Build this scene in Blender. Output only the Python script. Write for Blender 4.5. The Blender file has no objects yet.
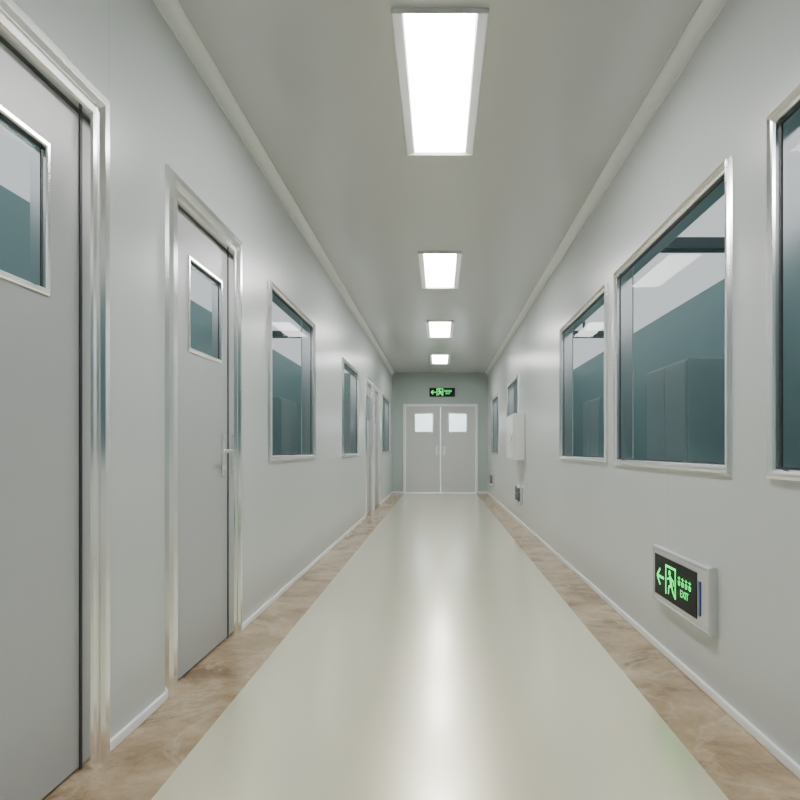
import bpy, bmesh, math
from mathutils import Matrix, Vector

HW=1.08; H=2.73; FAR=14.1; NEAR=-2.2; T=0.10; RB=2.9; CAMH=0.98
S=bpy.context.scene.collection

# ---------------- materials ----------------
def nt(name):
    m=bpy.data.materials.new(name); m.use_nodes=True
    return m,m.node_tree,m.node_tree.nodes['Principled BSDF']
def pr(name,col,rough=.5,metal=0,ior=1.5,noise=0,bump=0,nscale=20,coat=0,coatr=.1,emis=0,ecol=None):
    m,t,b=nt(name)
    b.inputs['Base Color'].default_value=(*col,1)
    b.inputs['Roughness'].default_value=rough
    b.inputs['Metallic'].default_value=metal
    b.inputs['IOR'].default_value=ior
    b.inputs['Coat Weight'].default_value=coat
    b.inputs['Coat Roughness'].default_value=coatr
    if emis:
        b.inputs['Emission Color'].default_value=(*(ecol or col),1)
        b.inputs['Emission Strength'].default_value=emis
    if noise or bump:
        g=t.nodes.new('ShaderNodeNewGeometry')
        n=t.nodes.new('ShaderNodeTexNoise'); n.inputs['Scale'].default_value=nscale; n.inputs['Detail'].default_value=4
        t.links.new(g.outputs['Position'],n.inputs['Vector'])
        if noise:
            r=t.nodes.new('ShaderNodeValToRGB')
            r.color_ramp.elements[0].position=.3; r.color_ramp.elements[1].position=.7
            r.color_ramp.elements[0].color=(*[c*(1-noise) for c in col],1)
            r.color_ramp.elements[1].color=(*[min(1,c*(1+noise)) for c in col],1)
            t.links.new(n.outputs['Fac'],r.inputs['Fac']); t.links.new(r.outputs['Color'],b.inputs['Base Color'])
        if bump:
            bp=t.nodes.new('ShaderNodeBump'); bp.inputs['Strength'].default_value=bump; bp.inputs['Distance'].default_value=.002
            t.links.new(n.outputs['Fac'],bp.inputs['Height']); t.links.new(bp.outputs['Normal'],b.inputs['Normal'])
    return m

def wall_mat(name,col,phase):
    m,t,b=nt(name)
    b.inputs['Roughness'].default_value=.28; b.inputs['IOR'].default_value=1.6
    g=t.nodes.new('ShaderNodeNewGeometry'); s=t.nodes.new('ShaderNodeSeparateXYZ')
    t.links.new(g.outputs['Position'],s.inputs[0])
    a=t.nodes.new('ShaderNodeMath'); a.operation='SUBTRACT'; a.inputs[1].default_value=phase
    t.links.new(s.outputs['Y'],a.inputs[0])
    mo=t.nodes.new('ShaderNodeMath'); mo.operation='FLOORED_MODULO'; mo.inputs[1].default_value=1.18
    t.links.new(a.outputs[0],mo.inputs[0])
    lt=t.nodes.new('ShaderNodeMath'); lt.operation='LESS_THAN'; lt.inputs[1].default_value=.003
    t.links.new(mo.outputs[0],lt.inputs[0])
    mx=t.nodes.new('ShaderNodeMix'); mx.data_type='RGBA'
    mx.inputs['A'].default_value=(*col,1); mx.inputs['B'].default_value=(*[c*.75 for c in col],1)
    t.links.new(lt.outputs[0],mx.inputs['Factor']); t.links.new(mx.outputs['Result'],b.inputs['Base Color'])
    return m

M_wallL=wall_mat('panel_wall_left',(.535,.575,.57),2.02)
M_wallR=wall_mat('panel_wall_right',(.565,.59,.59),0.57)
M_wallF=pr('panel_wall_end',(.40,.47,.46),.45)
M_ceil=pr('satin_ceiling',(.53,.545,.55),.24,ior=1.9)
M_cove=pr('cove_trim',(.80,.82,.82),.35)
M_base=pr('baseboard_white',(.94,.95,.95),.3)
M_door=pr('door_paint',(.42,.435,.445),.32)
M_doorF=pr('door_paint_light',(.56,.575,.58),.4)
M_alu=pr('polished_steel',(1,1,1),.17,1)
M_alu2=pr('frame_steel',(.92,.93,.94),.2,.9)
M_gasket=pr('gasket_dark',(.03,.035,.04),.5)
M_white=pr('white_enamel',(.74,.76,.76),.35)
M_lampf=pr('lamp_housing',(.75,.77,.76),.35)
M_teal=pr('room_wall_teal',(.235,.385,.385),.5,noise=.06,nscale=.7)
M_rceil=pr('room_ceiling_fill_glow',(.6,.6,.62),.6,emis=.85,ecol=(.92,.89,.92))  # plain ceiling with added glow that lights the side rooms instead of lamps
M_rfloor=pr('room_floor',(.34,.46,.46),.3)
M_cab=pr('steel_cabinet',(.36,.47,.47),.3,.1)
M_cabd=pr('dark_equipment',(.05,.08,.09),.35)
M_signbg=pr('sign_black',(.004,.008,.007),.45,ior=1.25)
M_signgreen=pr('sign_green',(.03,.6,.15),.4,emis=2.2,ecol=(.04,1,.16))
M_signdim=pr('sign_pictogram_unlit',(.45,.6,.5),.4)
M_signblue=pr('sign_blue',(.02,.05,.25),.3)
M_housing=pr('sign_housing',(.60,.61,.63),.25,.5)
M_vest=pr('vestibule_white',(.85,.88,.9),.5)
M_em=pr('lamp_diffuser',(1,1,1),.5,emis=37,ecol=(1,.995,.98))

# glass
M_glass=bpy.data.materials.new('tinted_glass'); M_glass.use_nodes=True
t=M_glass.node_tree; t.nodes.clear()
o=t.nodes.new('ShaderNodeOutputMaterial'); mx=t.nodes.new('ShaderNodeMixShader')
tr=t.nodes.new('ShaderNodeBsdfTransparent'); tr.inputs[0].default_value=(.86,.92,.92,1)
gl=t.nodes.new('ShaderNodeBsdfGlossy'); gl.inputs['Roughness'].default_value=.01
fr=t.nodes.new('ShaderNodeFresnel'); fr.inputs[0].default_value=1.4
ms=t.nodes.new('ShaderNodeMath'); ms.operation='MULTIPLY'; ms.inputs[1].default_value=.16
t.links.new(fr.outputs[0],ms.inputs[0]); t.links.new(ms.outputs[0],mx.inputs[0]); t.links.new(tr.outputs[0],mx.inputs[1]); t.links.new(gl.outputs[0],mx.inputs[2]); t.links.new(mx.outputs[0],o.inputs[0])

# floor lane : satin pearl epoxy under a glossy clear coat
M_lane=pr('epoxy_lane',(.87,.83,.60),.29,metal=.62,ior=1.8,noise=.015,nscale=1.2,coat=1.0,coatr=.17)
# marble
M_marb,t,b=nt('beige_marble')
g=t.nodes.new('ShaderNodeNewGeometry')
n=t.nodes.new('ShaderNodeTexNoise'); n.inputs['Scale'].default_value=3.4; n.inputs['Detail'].default_value=11; n.inputs['Roughness'].default_value=.72; n.inputs['Distortion'].default_value=.3
t.links.new(g.outputs['Position'],n.inputs['Vector'])
r=t.nodes.new('ShaderNodeValToRGB'); t.links.new(n.outputs['Fac'],r.inputs['Fac'])
cr=r.color_ramp; cr.elements[0].position=.34; cr.elements[0].color=(.20,.125,.065,1)
cr.elements[1].position=.68; cr.elements[1].color=(.54,.42,.27,1)
e=cr.elements.new(.5); e.color=(.37,.27,.16,1)
n2=t.nodes.new('ShaderNodeTexNoise'); n2.inputs['Scale'].default_value=1.9; n2.inputs['Detail'].default_value=7; n2.inputs['Roughness'].default_value=.6; n2.inputs['Distortion'].default_value=.8
t.links.new(g.outputs['Position'],n2.inputs['Vector'])
r2=t.nodes.new('ShaderNodeValToRGB'); t.links.new(n2.outputs['Fac'],r2.inputs['Fac'])
c2=r2.color_ramp; c2.elements[0].position=.47; c2.elements[0].color=(0,0,0,1); c2.elements[1].position=.53; c2.elements[1].color=(0,0,0,1)
e=c2.elements.new(.5); e.color=(.35,.35,.35,1)
mm=t.nodes.new('ShaderNodeMix'); mm.data_type='RGBA'; mm.inputs['B'].default_value=(.62,.52,.39,1)
t.links.new(r2.outputs['Color'],mm.inputs['Factor']); t.links.new(r.outputs['Color'],mm.inputs['A'])
t.links.new(mm.outputs['Result'],b.inputs['Base Color']); b.inputs['Roughness'].default_value=.18

# ---------------- mesh helpers ----------------
def fin(bm,name,mats,parent=None,bevel=0,smooth=False):
    bmesh.ops.recalc_face_normals(bm,faces=bm.faces[:])
    me=bpy.data.meshes.new(name); bm.to_mesh(me); bm.free()
    for m in (mats if isinstance(mats,(list,tuple)) else [mats]): me.materials.append(m)
    ob=bpy.data.objects.new(name,me); S.objects.link(ob)
    if parent: ob.parent=parent
    if bevel:
        md=ob.modifiers.new('bevel','BEVEL'); md.width=bevel; md.segments=2; md.limit_method='ANGLE'
    if smooth:
        for p in me.polygons: p.use_smooth=True
    return ob
def addbox(bm,x0,x1,y0,y1,z0,z1,mi=0):
    v=[bm.verts.new((x,y,z)) for x in (x0,x1) for y in (y0,y1) for z in (z0,z1)]
    for f in ((0,1,3,2),(4,6,7,5),(0,4,5,1),(2,3,7,6),(0,2,6,4),(1,5,7,3)):
        fc=bm.faces.new([v[i] for i in f]); fc.material_index=mi
def boxes(name,lst,mat,parent=None,bevel=0):
    bm=bmesh.new()
    for b_ in lst: addbox(bm,*b_)
    return fin(bm,name,mat,parent,bevel)
def ring(name,u0,u1,v0,v1,prof,mat,parent,open_bottom=False,vs=1.0):
    bm=bmesh.new(); loops=[]
    for o_,n_ in prof:
        if open_bottom: pts=[(u0-o_,v0),(u0-o_,v1+o_),(u1+o_,v1+o_),(u1+o_,v0)]
        else: pts=[(u0-o_,v0-o_*vs),(u0-o_,v1+o_*vs),(u1+o_,v1+o_*vs),(u1+o_,v0-o_*vs)]
        loops.append([bm.verts.new((p[0],p[1],n_)) for p in pts])
    for a,c in zip(loops,loops[1:]):
        for i in range(3 if open_bottom else 4):
            j=(i+1)%4
            bm.faces.new((a[i],a[j],c[j],c[i]))
    me=bpy.data.meshes.new(name)
    bm.normal_update()
    bmesh.ops.recalc_face_normals(bm,faces=bm.faces[:])
    bm.normal_update()
    if sum(f.normal.z*f.calc_area() for f in bm.faces)<0: bmesh.ops.reverse_faces(bm,faces=bm.faces[:])
    bm.to_mesh(me); bm.free(); me.materials.append(mat)
    ob=bpy.data.objects.new(name,me); S.objects.link(ob); ob.parent=parent
    return ob
def pane(name,u0,u1,v0,v1,n_,mat,parent):
    me=bpy.data.meshes.new(name)
    me.from_pydata([(u0,v0,n_),(u1,v0,n_),(u1,v1,n_),(u0,v1,n_)],[],[(0,1,2,3)]); me.materials.append(mat)
    ob=bpy.data.objects.new(name,me); S.objects.link(ob); ob.parent=parent; return ob
def empty(name,mat4):
    e_=bpy.data.objects.new(name,None); e_.empty_display_size=.1; S.objects.link(e_); e_.matrix_world=mat4; return e_
def frame_m(u,v,n_,o_):
    m=Matrix.Identity(4)
    for i,c in enumerate((u,v,n_,o_)):
        for k in range(3): m[k][i]=c[k]
    return m
def F(side,y=0,z=0):
    if side=='L': return frame_m((0,1,0),(0,0,1),(1,0,0),(-HW,y,z))
    if side=='R': return frame_m((0,-1,0),(0,0,1),(-1,0,0),(HW,y,z))
    if side=='F': return frame_m((1,0,0),(0,0,1),(0,-1,0),(y,FAR,z))
    if side=='C': return frame_m((1,0,0),(0,-1,0),(0,0,-1),(0,y,H))

# ---------------- walls with openings ----------------
def grid_wall(name,a0,a1,ops,mat,place):
    L=[]; cur=a0
    for (p,q,z0,z1) in sorted(ops):
        L.append(place(cur,p,0,H))
        if z0>0.001: L.append(place(p,q,0,z0))
        L.append(place(p,q,z1,H)); cur=q
    L.append(place(cur,a1,0,H))
    return boxes(name,L,mat)

doorsL=[(1.08,2.0,2.11),(2.435,3.325,2.105),(8.93,9.85,2.07),(10.0,10.95,2.07)]
winL=[(3.90,5.30,.905,2.055),(6.83,8.15,.90,2.01),(11.54,13.2,.92,2.02)]
winR=[(.50,2.03,.88,2.07),(2.29,3.81,.885,2.07),(3.99,5.52,.89,2.06),(8.48,9.9,.9,2.02),(11.35,12.8,.9,2.02)]
ops=[(a+.08,c-.08,0,z-.08) for a,c,z in doorsL]+[(a+.03,c-.03,z0+.03,z1-.03) for a,c,z0,z1 in winL]
grid_wall('wall_left',NEAR,FAR,ops,M_wallL,lambda p,q,a,c:(-HW-T,-HW,p,q,a,c))
ops=[(a+.03,c-.03,z0+.03,z1-.03) for a,c,z0,z1 in winR]
grid_wall('wall_right',NEAR,FAR,ops,M_wallR,lambda p,q,a,c:(HW,HW+T,p,q,a,c))
DX0,DX1,DZ=-.84,.865,2.03
grid_wall('wall_far',-RB-T,RB+T,[(DX0+.05,DX1-.05,0,DZ-.05)],M_wallF,lambda p,q,a,c:(p,q,FAR,FAR+T,a,c))
boxes('wall_back',[(-RB-T,RB+T,NEAR-T,NEAR,0,H)],M_wallF)
boxes('ceiling',[(-HW-T,HW+T,NEAR-T,FAR+T,H,H+.1)],M_ceil)
bm=bmesh.new(); LN=.81
addbox(bm,-HW-T,-LN,NEAR-T,FAR,-.1,0,1); addbox(bm,-LN,LN,NEAR-T,FAR,-.1,0,0); addbox(bm,LN,HW+T,NEAR-T,FAR,-.1,0,1)
fin(bm,'floor',[M_lane,M_marb])

# cove trims at ceiling
def cove(name,sgn):
    bm=bmesh.new(); R=.055
    pts=[(HW-R-.006,H),(HW-R-.006,H-.008)]
    for i in range(9):
        a=math.pi/2*i/8
        pts.append((HW-R+R*math.sin(a)-.003, H-R+R*math.cos(a)-.003))
    pts+=[(HW-.008,H-R-.006),(HW,H-R-.006)]
    A=[bm.verts.new((sgn*x,NEAR,z)) for x,z in pts]; B=[bm.verts.new((sgn*x,FAR,z)) for x,z in pts]
    for i in range(len(pts)-1): bm.faces.new((A[i],A[i+1],B[i+1],B[i]))
    return fin(bm,name,M_cove)
cove('trim_1',-1); cove('trim_2',1)
# baseboards
def segs(ds):
    cur=NEAR; out=[]
    for a,c,z in ds: out.append((cur,a)); cur=c
    out.append((cur,FAR)); return out
boxes('baseboard_left',[(-HW,-HW+.014,p,q,0,.036) for p,q in segs(doorsL)],M_base,bevel=.005)
boxes('baseboard_right',[(HW-.014,HW,NEAR,FAR,0,.036)],M_base,bevel=.005)
boxes('baseboard_far',[(-HW+.014,DX0,FAR-.014,FAR,0,.036),(DX1,HW-.014,FAR-.014,FAR,0,.036)],M_base,bevel=.005)

# ---------------- windows ----------------
WP=[(0,-.09),(0,.002),(.004,.010),(.012,.012),(.020,.020),(.030,.017),(.034,.008),(.038,0)]
wi=0
def window(side,a,c,z0,z1):
    global wi; wi+=1
    o_= a if side=='L' else c
    e_=empty(f'window_{wi}',F(side,o_,z0)); w=c-a; h=z1-z0; i=.038
    ring('window_frame',i,w-i,i,h-i,WP,M_alu,e_)
    ring('gasket',i+.008,w-i-.008,i+.008,h-i-.008,[(0,-.018),(0,-.012),(.008,-.012)],M_gasket,e_)
    pane('glass',i,w-i,i,h-i,-.016,M_glass,e_)
for x in winL: window('L',*x)
for x in winR: window('R',*x)

# ---------------- doors ----------------
DP=[(0,-.1),(0,.006),(.006,.012),(.028,.012),(.031,.004),(.035,.004),(.038,.016),(.050,.026),(.075,.026),(.090,.014),(.095,0)]
def lever(parent,u,v,dirn,n0):
    bm=bmesh.new()
    addbox(bm,u-.018,u+.018,v-.11,v+.11,n0,n0+.008)
    ob=fin(bm,'handle_plate',M_alu2,parent,.004)
    bm=bmesh.new()
    bmesh.ops.create_cone(bm,cap_ends=True,segments=20,radius1=.010,radius2=.010,depth=.05,matrix=Matrix.Translation((u,v+.02,n0+.03)))
    fin(bm,'handle_spindle',M_alu2,parent)
    a,c=sorted((u-.012*dirn,u+.12*dirn))
    boxes('handle_lever',[(a,c,v+.012,v+.028,n0+.042,n0+.054)],M_alu2,parent,.005)
    bm=bmesh.new()
    bmesh.ops.create_cone(bm,cap_ends=True,segments=16,radius1=.012,radius2=.012,depth=.006,matrix=Matrix.Translation((u,v-.06,n0+.010)))
    fin(bm,'lock_cylinder',M_alu,parent)
def leaf(parent,u0,u1,v0,v1,wu0,wu1,wv0,wv1,mat,glass,n0=-.03,th=.045,tag=''):
    b_=n0-th
    boxes('leaf'+tag,[(u0,wu0,v0,v1,b_,n0),(wu1,u1,v0,v1,b_,n0),(wu0,wu1,v0,wv0,b_,n0),(wu0,wu1,wv1,v1,b_,n0)],mat,parent)
    ring('vision_frame'+tag,wu0+.012,wu1-.012,wv0+.012,wv1-.012,[(0,n0-.04),(0,n0+.004),(.004,n0+.008),(.014,n0+.008),(.018,n0+.004),(.018,n0)],M_alu,parent)
    ring('vision_gasket'+tag,wu0+.017,wu1-.017,wv0+.017,wv1-.017,[(0,n0-.009),(0,n0-.006),(.005,n0-.006)],M_gasket,parent)
    pane('vision_glass'+tag,wu0,wu1,wv0,wv1,n0-.010,glass,parent)
dn=0
def doorL(a,c,z,hand,win):
    global dn; dn+=1
    e_=empty(f'door_{dn}',F('L',a,0)); w=c-a; i=.095
    ring('door_frame',i,w-i,0,z-i,DP,M_alu,e_,open_bottom=True)
    ring('door_seal',i+.006,w-i-.006,0,z-i-.006,[(0,-.026),(0,-.022),(.006,-.022)],M_gasket,e_,open_bottom=True)
    wu0,wu1,wz0,wz1=win
    leaf(e_,i+.006,w-i-.006,.010,z-i-.006,wu0-a,wu1-a,wz0,wz1,M_door,M_glass,n0=-.026)
    u=(w-i-.075) if hand>0 else i+.075
    lever(e_,u,.955,-hand,-.026)
doorL(*doorsL[0],-1,(1.335,1.745,1.42,1.84))
doorL(*doorsL[1],1,(2.72,3.13,1.42,1.83))
doorL(*doorsL[2],1,(9.2,9.6,1.42,1.81))
doorL(*doorsL[3],-1,(10.3,10.7,1.42,1.81))
# far double door
dn+=1
e_=empty(f'door_{dn}',F('F',0,0)); i=.06
ring('door_frame',DX0+i,DX1-i,0,DZ-i,[(0,-.1),(0,.02),(.01,.03),(.05,.03),(.06,0)],M_cove,e_,open_bottom=True)
mid=.012
leaf(e_,DX0+i+.004,mid-.003,.008,DZ-i-.004,-.585,-.155,1.38,1.82,M_doorF,M_glass,tag='_left')
leaf(e_,mid+.003,DX1-i-.004,.008,DZ-i-.004,.19,.62,1.38,1.82,M_doorF,M_glass,tag='_right')
for k,s in (('left',-.09),('right',.09)):
    u=mid+s
    bm=bmesh.new()
    addbox(bm,u-.02,u+.02,.86,1.08,.01,.03); addbox(bm,u-.01,u+.01,.87,.89,-.03,.012); addbox(bm,u-.01,u+.01,1.05,1.07,-.03,.012)
    fin(bm,'pull_handle_'+k,M_base,e_,.005)

# ---------------- exit signs ----------------
def glyph(name,parent,polys,n_,mat):
    bm=bmesh.new()
    for P in polys:
        bm.faces.new([bm.verts.new((x,y,n_)) for x,y in P])
    bm.normal_update()
    for f in bm.faces:
        if f.normal.z<0: f.normal_flip()
    me=bpy.data.meshes.new(name); bm.to_mesh(me); bm.free(); me.materials.append(mat)
    ob=bpy.data.objects.new(name,me); S.objects.link(ob); ob.parent=parent; return ob
def st(p,q,w):
    p=Vector(p); q=Vector(q); d=(q-p).normalized(); nn=Vector((-d.y,d.x))*w/2
    return [tuple(p-nn),tuple(q-nn),tuple(q+nn),tuple(p+nn)]
def pict(parent,u,v,s,n_,mat):
    def X(a,b_): return (u+a*s,v+b_*s)
    P=[]
    P+= [st(X(.18,.5),X(.70,.5),.07*s), st(X(.16,.5),X(.40,.73),.07*s), st(X(.16,.5),X(.40,.27),.07*s)]
    o=.85
    P+=[st(X(o,.10),X(o,.92),.06*s),st(X(o-.03,.90),X(o+.72,.90),.06*s),st(X(o+.70,.10),X(o+.70,.92),.06*s)]
    c=X(o+.28,.74); P.append([(c[0]+.075*s*math.cos(a*math.pi/6),c[1]+.075*s*math.sin(a*math.pi/6)) for a in range(12)])
    P+=[st(X(o+.32,.66),X(o+.42,.40),.12*s),st(X(o+.32,.62),X(o+.12,.54),.05*s),st(X(o+.34,.62),X(o+.55,.56),.05*s),st(X(o+.55,.56),X(o+.60,.44),.05*s),
        st(X(o+.40,.42),X(o+.22,.34),.07*s),st(X(o+.22,.34),X(o+.20,.14),.06*s),st(X(o+.43,.42),X(o+.52,.26),.07*s),st(X(o+.52,.26),X(o+.68,.14),.06*s)]
    for k in range(4):
        a=1.74+k*.235
        P+=[st(X(a,.74),X(a+.15,.74),.022*s),st(X(a,.65),X(a+.15,.65),.022*s),st(X(a+.02,.56),X(a+.13,.56),.022*s),
            st(X(a+.075,.79),X(a+.075,.54),.022*s),st(X(a+.02,.56),X(a+.02,.65),.022*s),st(X(a+.13,.56),X(a+.13,.65),.022*s)]
    glyph('pictogram',parent,P,n_,mat)
    cu=bpy.data.curves.new('exit_lettering','FONT'); cu.body='EXIT'; cu.size=.27*s; cu.materials.append(mat)
    tx=bpy.data.objects.new('exit_lettering',cu); S.objects.link(tx); tx.parent=parent
    tx.location=(u+1.88*s,v+.27*s,n_)
def low_sign(y_far,z,mat,w=.70,h=.275):
    e_=empty('exit_sign',F('R',y_far,z))
    ring('sign_housing',.012,w-.012,.012,h-.012,[(-.006,.030),(0,.034),(.006,.034),(.012,.026),(.012,0)],M_housing,e_)
    boxes('sign_body',[(.01,w-.01,.01,h-.01,.0,.031)],M_housing,e_)
    k=w/.70
    boxes('sign_panel',[(.035*k,.57*k,.04,h-.04,.031,.034)],M_signbg,e_)
    boxes('indicator_strip',[(.59*k,.61*k,.06,h-.07,.031,.035)],M_signblue,e_,.002)
    pict(e_,.045*k,.048,.18*k,.0352,mat)
low_sign(3.05,.25,M_signgreen,w=.64,h=.27); low_sign(8.65,.26,M_signdim,w=.6,h=.24); low_sign(12.9,.26,M_signdim,w=.6,h=.24)
e_=empty('exit_sign',F('F',-.24,2.19)); w,h=.58,.2
boxes('sign_body',[(0,w,0,h,0,.04)],M_gasket,e_,.004)
boxes('sign_panel',[(.012,w-.012,.012,h-.012,.04,.043)],M_signbg,e_)
pict(e_,.01,.005,.19,.0445,M_signgreen)

# ---------------- ceiling lights ----------------
for y in (-.6,2.455,5.46,8.38,11.3):
    L_=1.18
    e_=empty('ceiling_light_panel',F('C',y+L_,0))
    ring('lamp_frame',-.143,.143,.012,L_-.012,[(0,.004),(.008,.012),(.046,.022),(.052,.018),(.052,.0)],M_lampf,e_,vs=.25)
    boxes('lamp_diffuser',[(-.143,.143,.012,L_-.012,.001,.006)],M_em,e_)

# ---------------- wall cabinet ----------------
e_=empty('wall_cabinet',F('R',8.65,.85))
w,h=.78,.6
boxes('body',[(0,w,0,h,0,.14)],M_white,e_,.012)
boxes('cabinet_door',[(.02,w-.02,.02,h-.02,.14,.156)],M_white,e_,.006)
boxes('latch',[(w-.07,w-.05,.24,.34,.156,.168)],M_alu2,e_,.004)

# ---------------- side rooms ----------------
for sgn,nm in ((-1,'left'),(1,'right')):
    x0,x1=sorted((sgn*(HW+T),sgn*RB))
    boxes(f'floor_{nm}_room',[(x0,x1,NEAR,FAR,-.1,0)],M_rfloor)
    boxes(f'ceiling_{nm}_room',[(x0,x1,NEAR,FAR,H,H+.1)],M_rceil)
    a,c=sorted((sgn*RB,sgn*(RB+T)))
    boxes(f'wall_{nm}_room',[(a,c,NEAR,FAR,0,H)],M_teal)
    for y,r0,r1 in (((4.6,1.62,RB),(8.2,1.4,2.2)) if sgn>0 else ((8.2,1.4,RB),)):
        b0,b1=sorted((sgn*r0,sgn*r1))
        boxes('ceiling_beam',[(b0,b1,y,y+.12,2.48,2.56),(b0+.1,b0+.13,y+.04,y+.07,2.56,H),(b1-.3,b1-.27,y+.04,y+.07,2.56,H)],M_cabd)
    for y,ww,hh in ((1.2,1.0,1.9),(3.6,.9,1.75),(6.2,1.2,1.9),(9.6,1.1,1.8)):
        a0,a1=sorted((sgn*(RB-.42),sgn*(RB-.005)))
        e_=empty('storage_cabinet',Matrix.Identity(4))
        boxes('carcass',[(a0,a1,y,y+ww,.06,hh)],M_cab,e_,.006)
        f0,f1=sorted((sgn*(RB-.42),sgn*(RB-.44)))
        boxes('cabinet_doors',[(f0,f1,y+.02,y+ww/2-.005,.08,hh-.02),(f0,f1,y+ww/2+.005,y+ww-.02,.08,hh-.02)],M_cab,e_,.004)
        boxes('plinth',[(a0+.02,a1-.02,y+.02,y+ww-.02,0,.06)],M_cabd,e_)
        g0,g1=sorted((sgn*(RB-.44),sgn*(RB-.46)))
        boxes('cabinet_handles',[(g0,g1,y+ww/2-.05,y+ww/2-.035,.9,1.1),(g0,g1,y+ww/2+.035,y+ww/2+.05,.9,1.1)],M_alu2,e_)

# ---------------- vestibule beyond the double door ----------------
V1=FAR+2.4
boxes('wall_vestibule',[(-HW-T,-HW,FAR+T,V1,0,H),(HW,HW+T,FAR+T,V1,0,H),(-HW-T,HW+T,V1,V1+T,0,H)],M_vest)
boxes('floor_vestibule',[(-HW-T,HW+T,FAR,V1,-.1,0)],M_vest)
boxes('ceiling_vestibule',[(-HW-T,HW+T,FAR+T,V1,H,H+.1)],M_vest)
e_=empty('ceiling_light_panel',F('C',V1-.5,0))
ring('lamp_frame',-.3,.3,.012,1.18,[(0,.004),(.03,.022),(.04,.022),(.045,0)],M_lampf,e_,vs=.28)
boxes('lamp_diffuser',[(-.3,.3,.012,1.18,.001,.006)],M_em,e_)

# world
w=bpy.data.worlds.new('world'); bpy.context.scene.world=w; w.use_nodes=True
w.node_tree.nodes['Background'].inputs[0].default_value=(.6,.65,.7,1); w.node_tree.nodes['Background'].inputs[1].default_value=.3

# camera
cd=bpy.data.cameras.new('camera'); cam=bpy.data.objects.new('camera',cd); S.objects.link(cam)
cd.sensor_width=36; cd.lens=620/800*36; cd.shift_x=-.05; cd.shift_y=.0625
cam.location=(0,0,CAMH); cam.rotation_euler=(math.pi/2,0,0); cd.clip_start=.02
bpy.context.scene.camera=cam
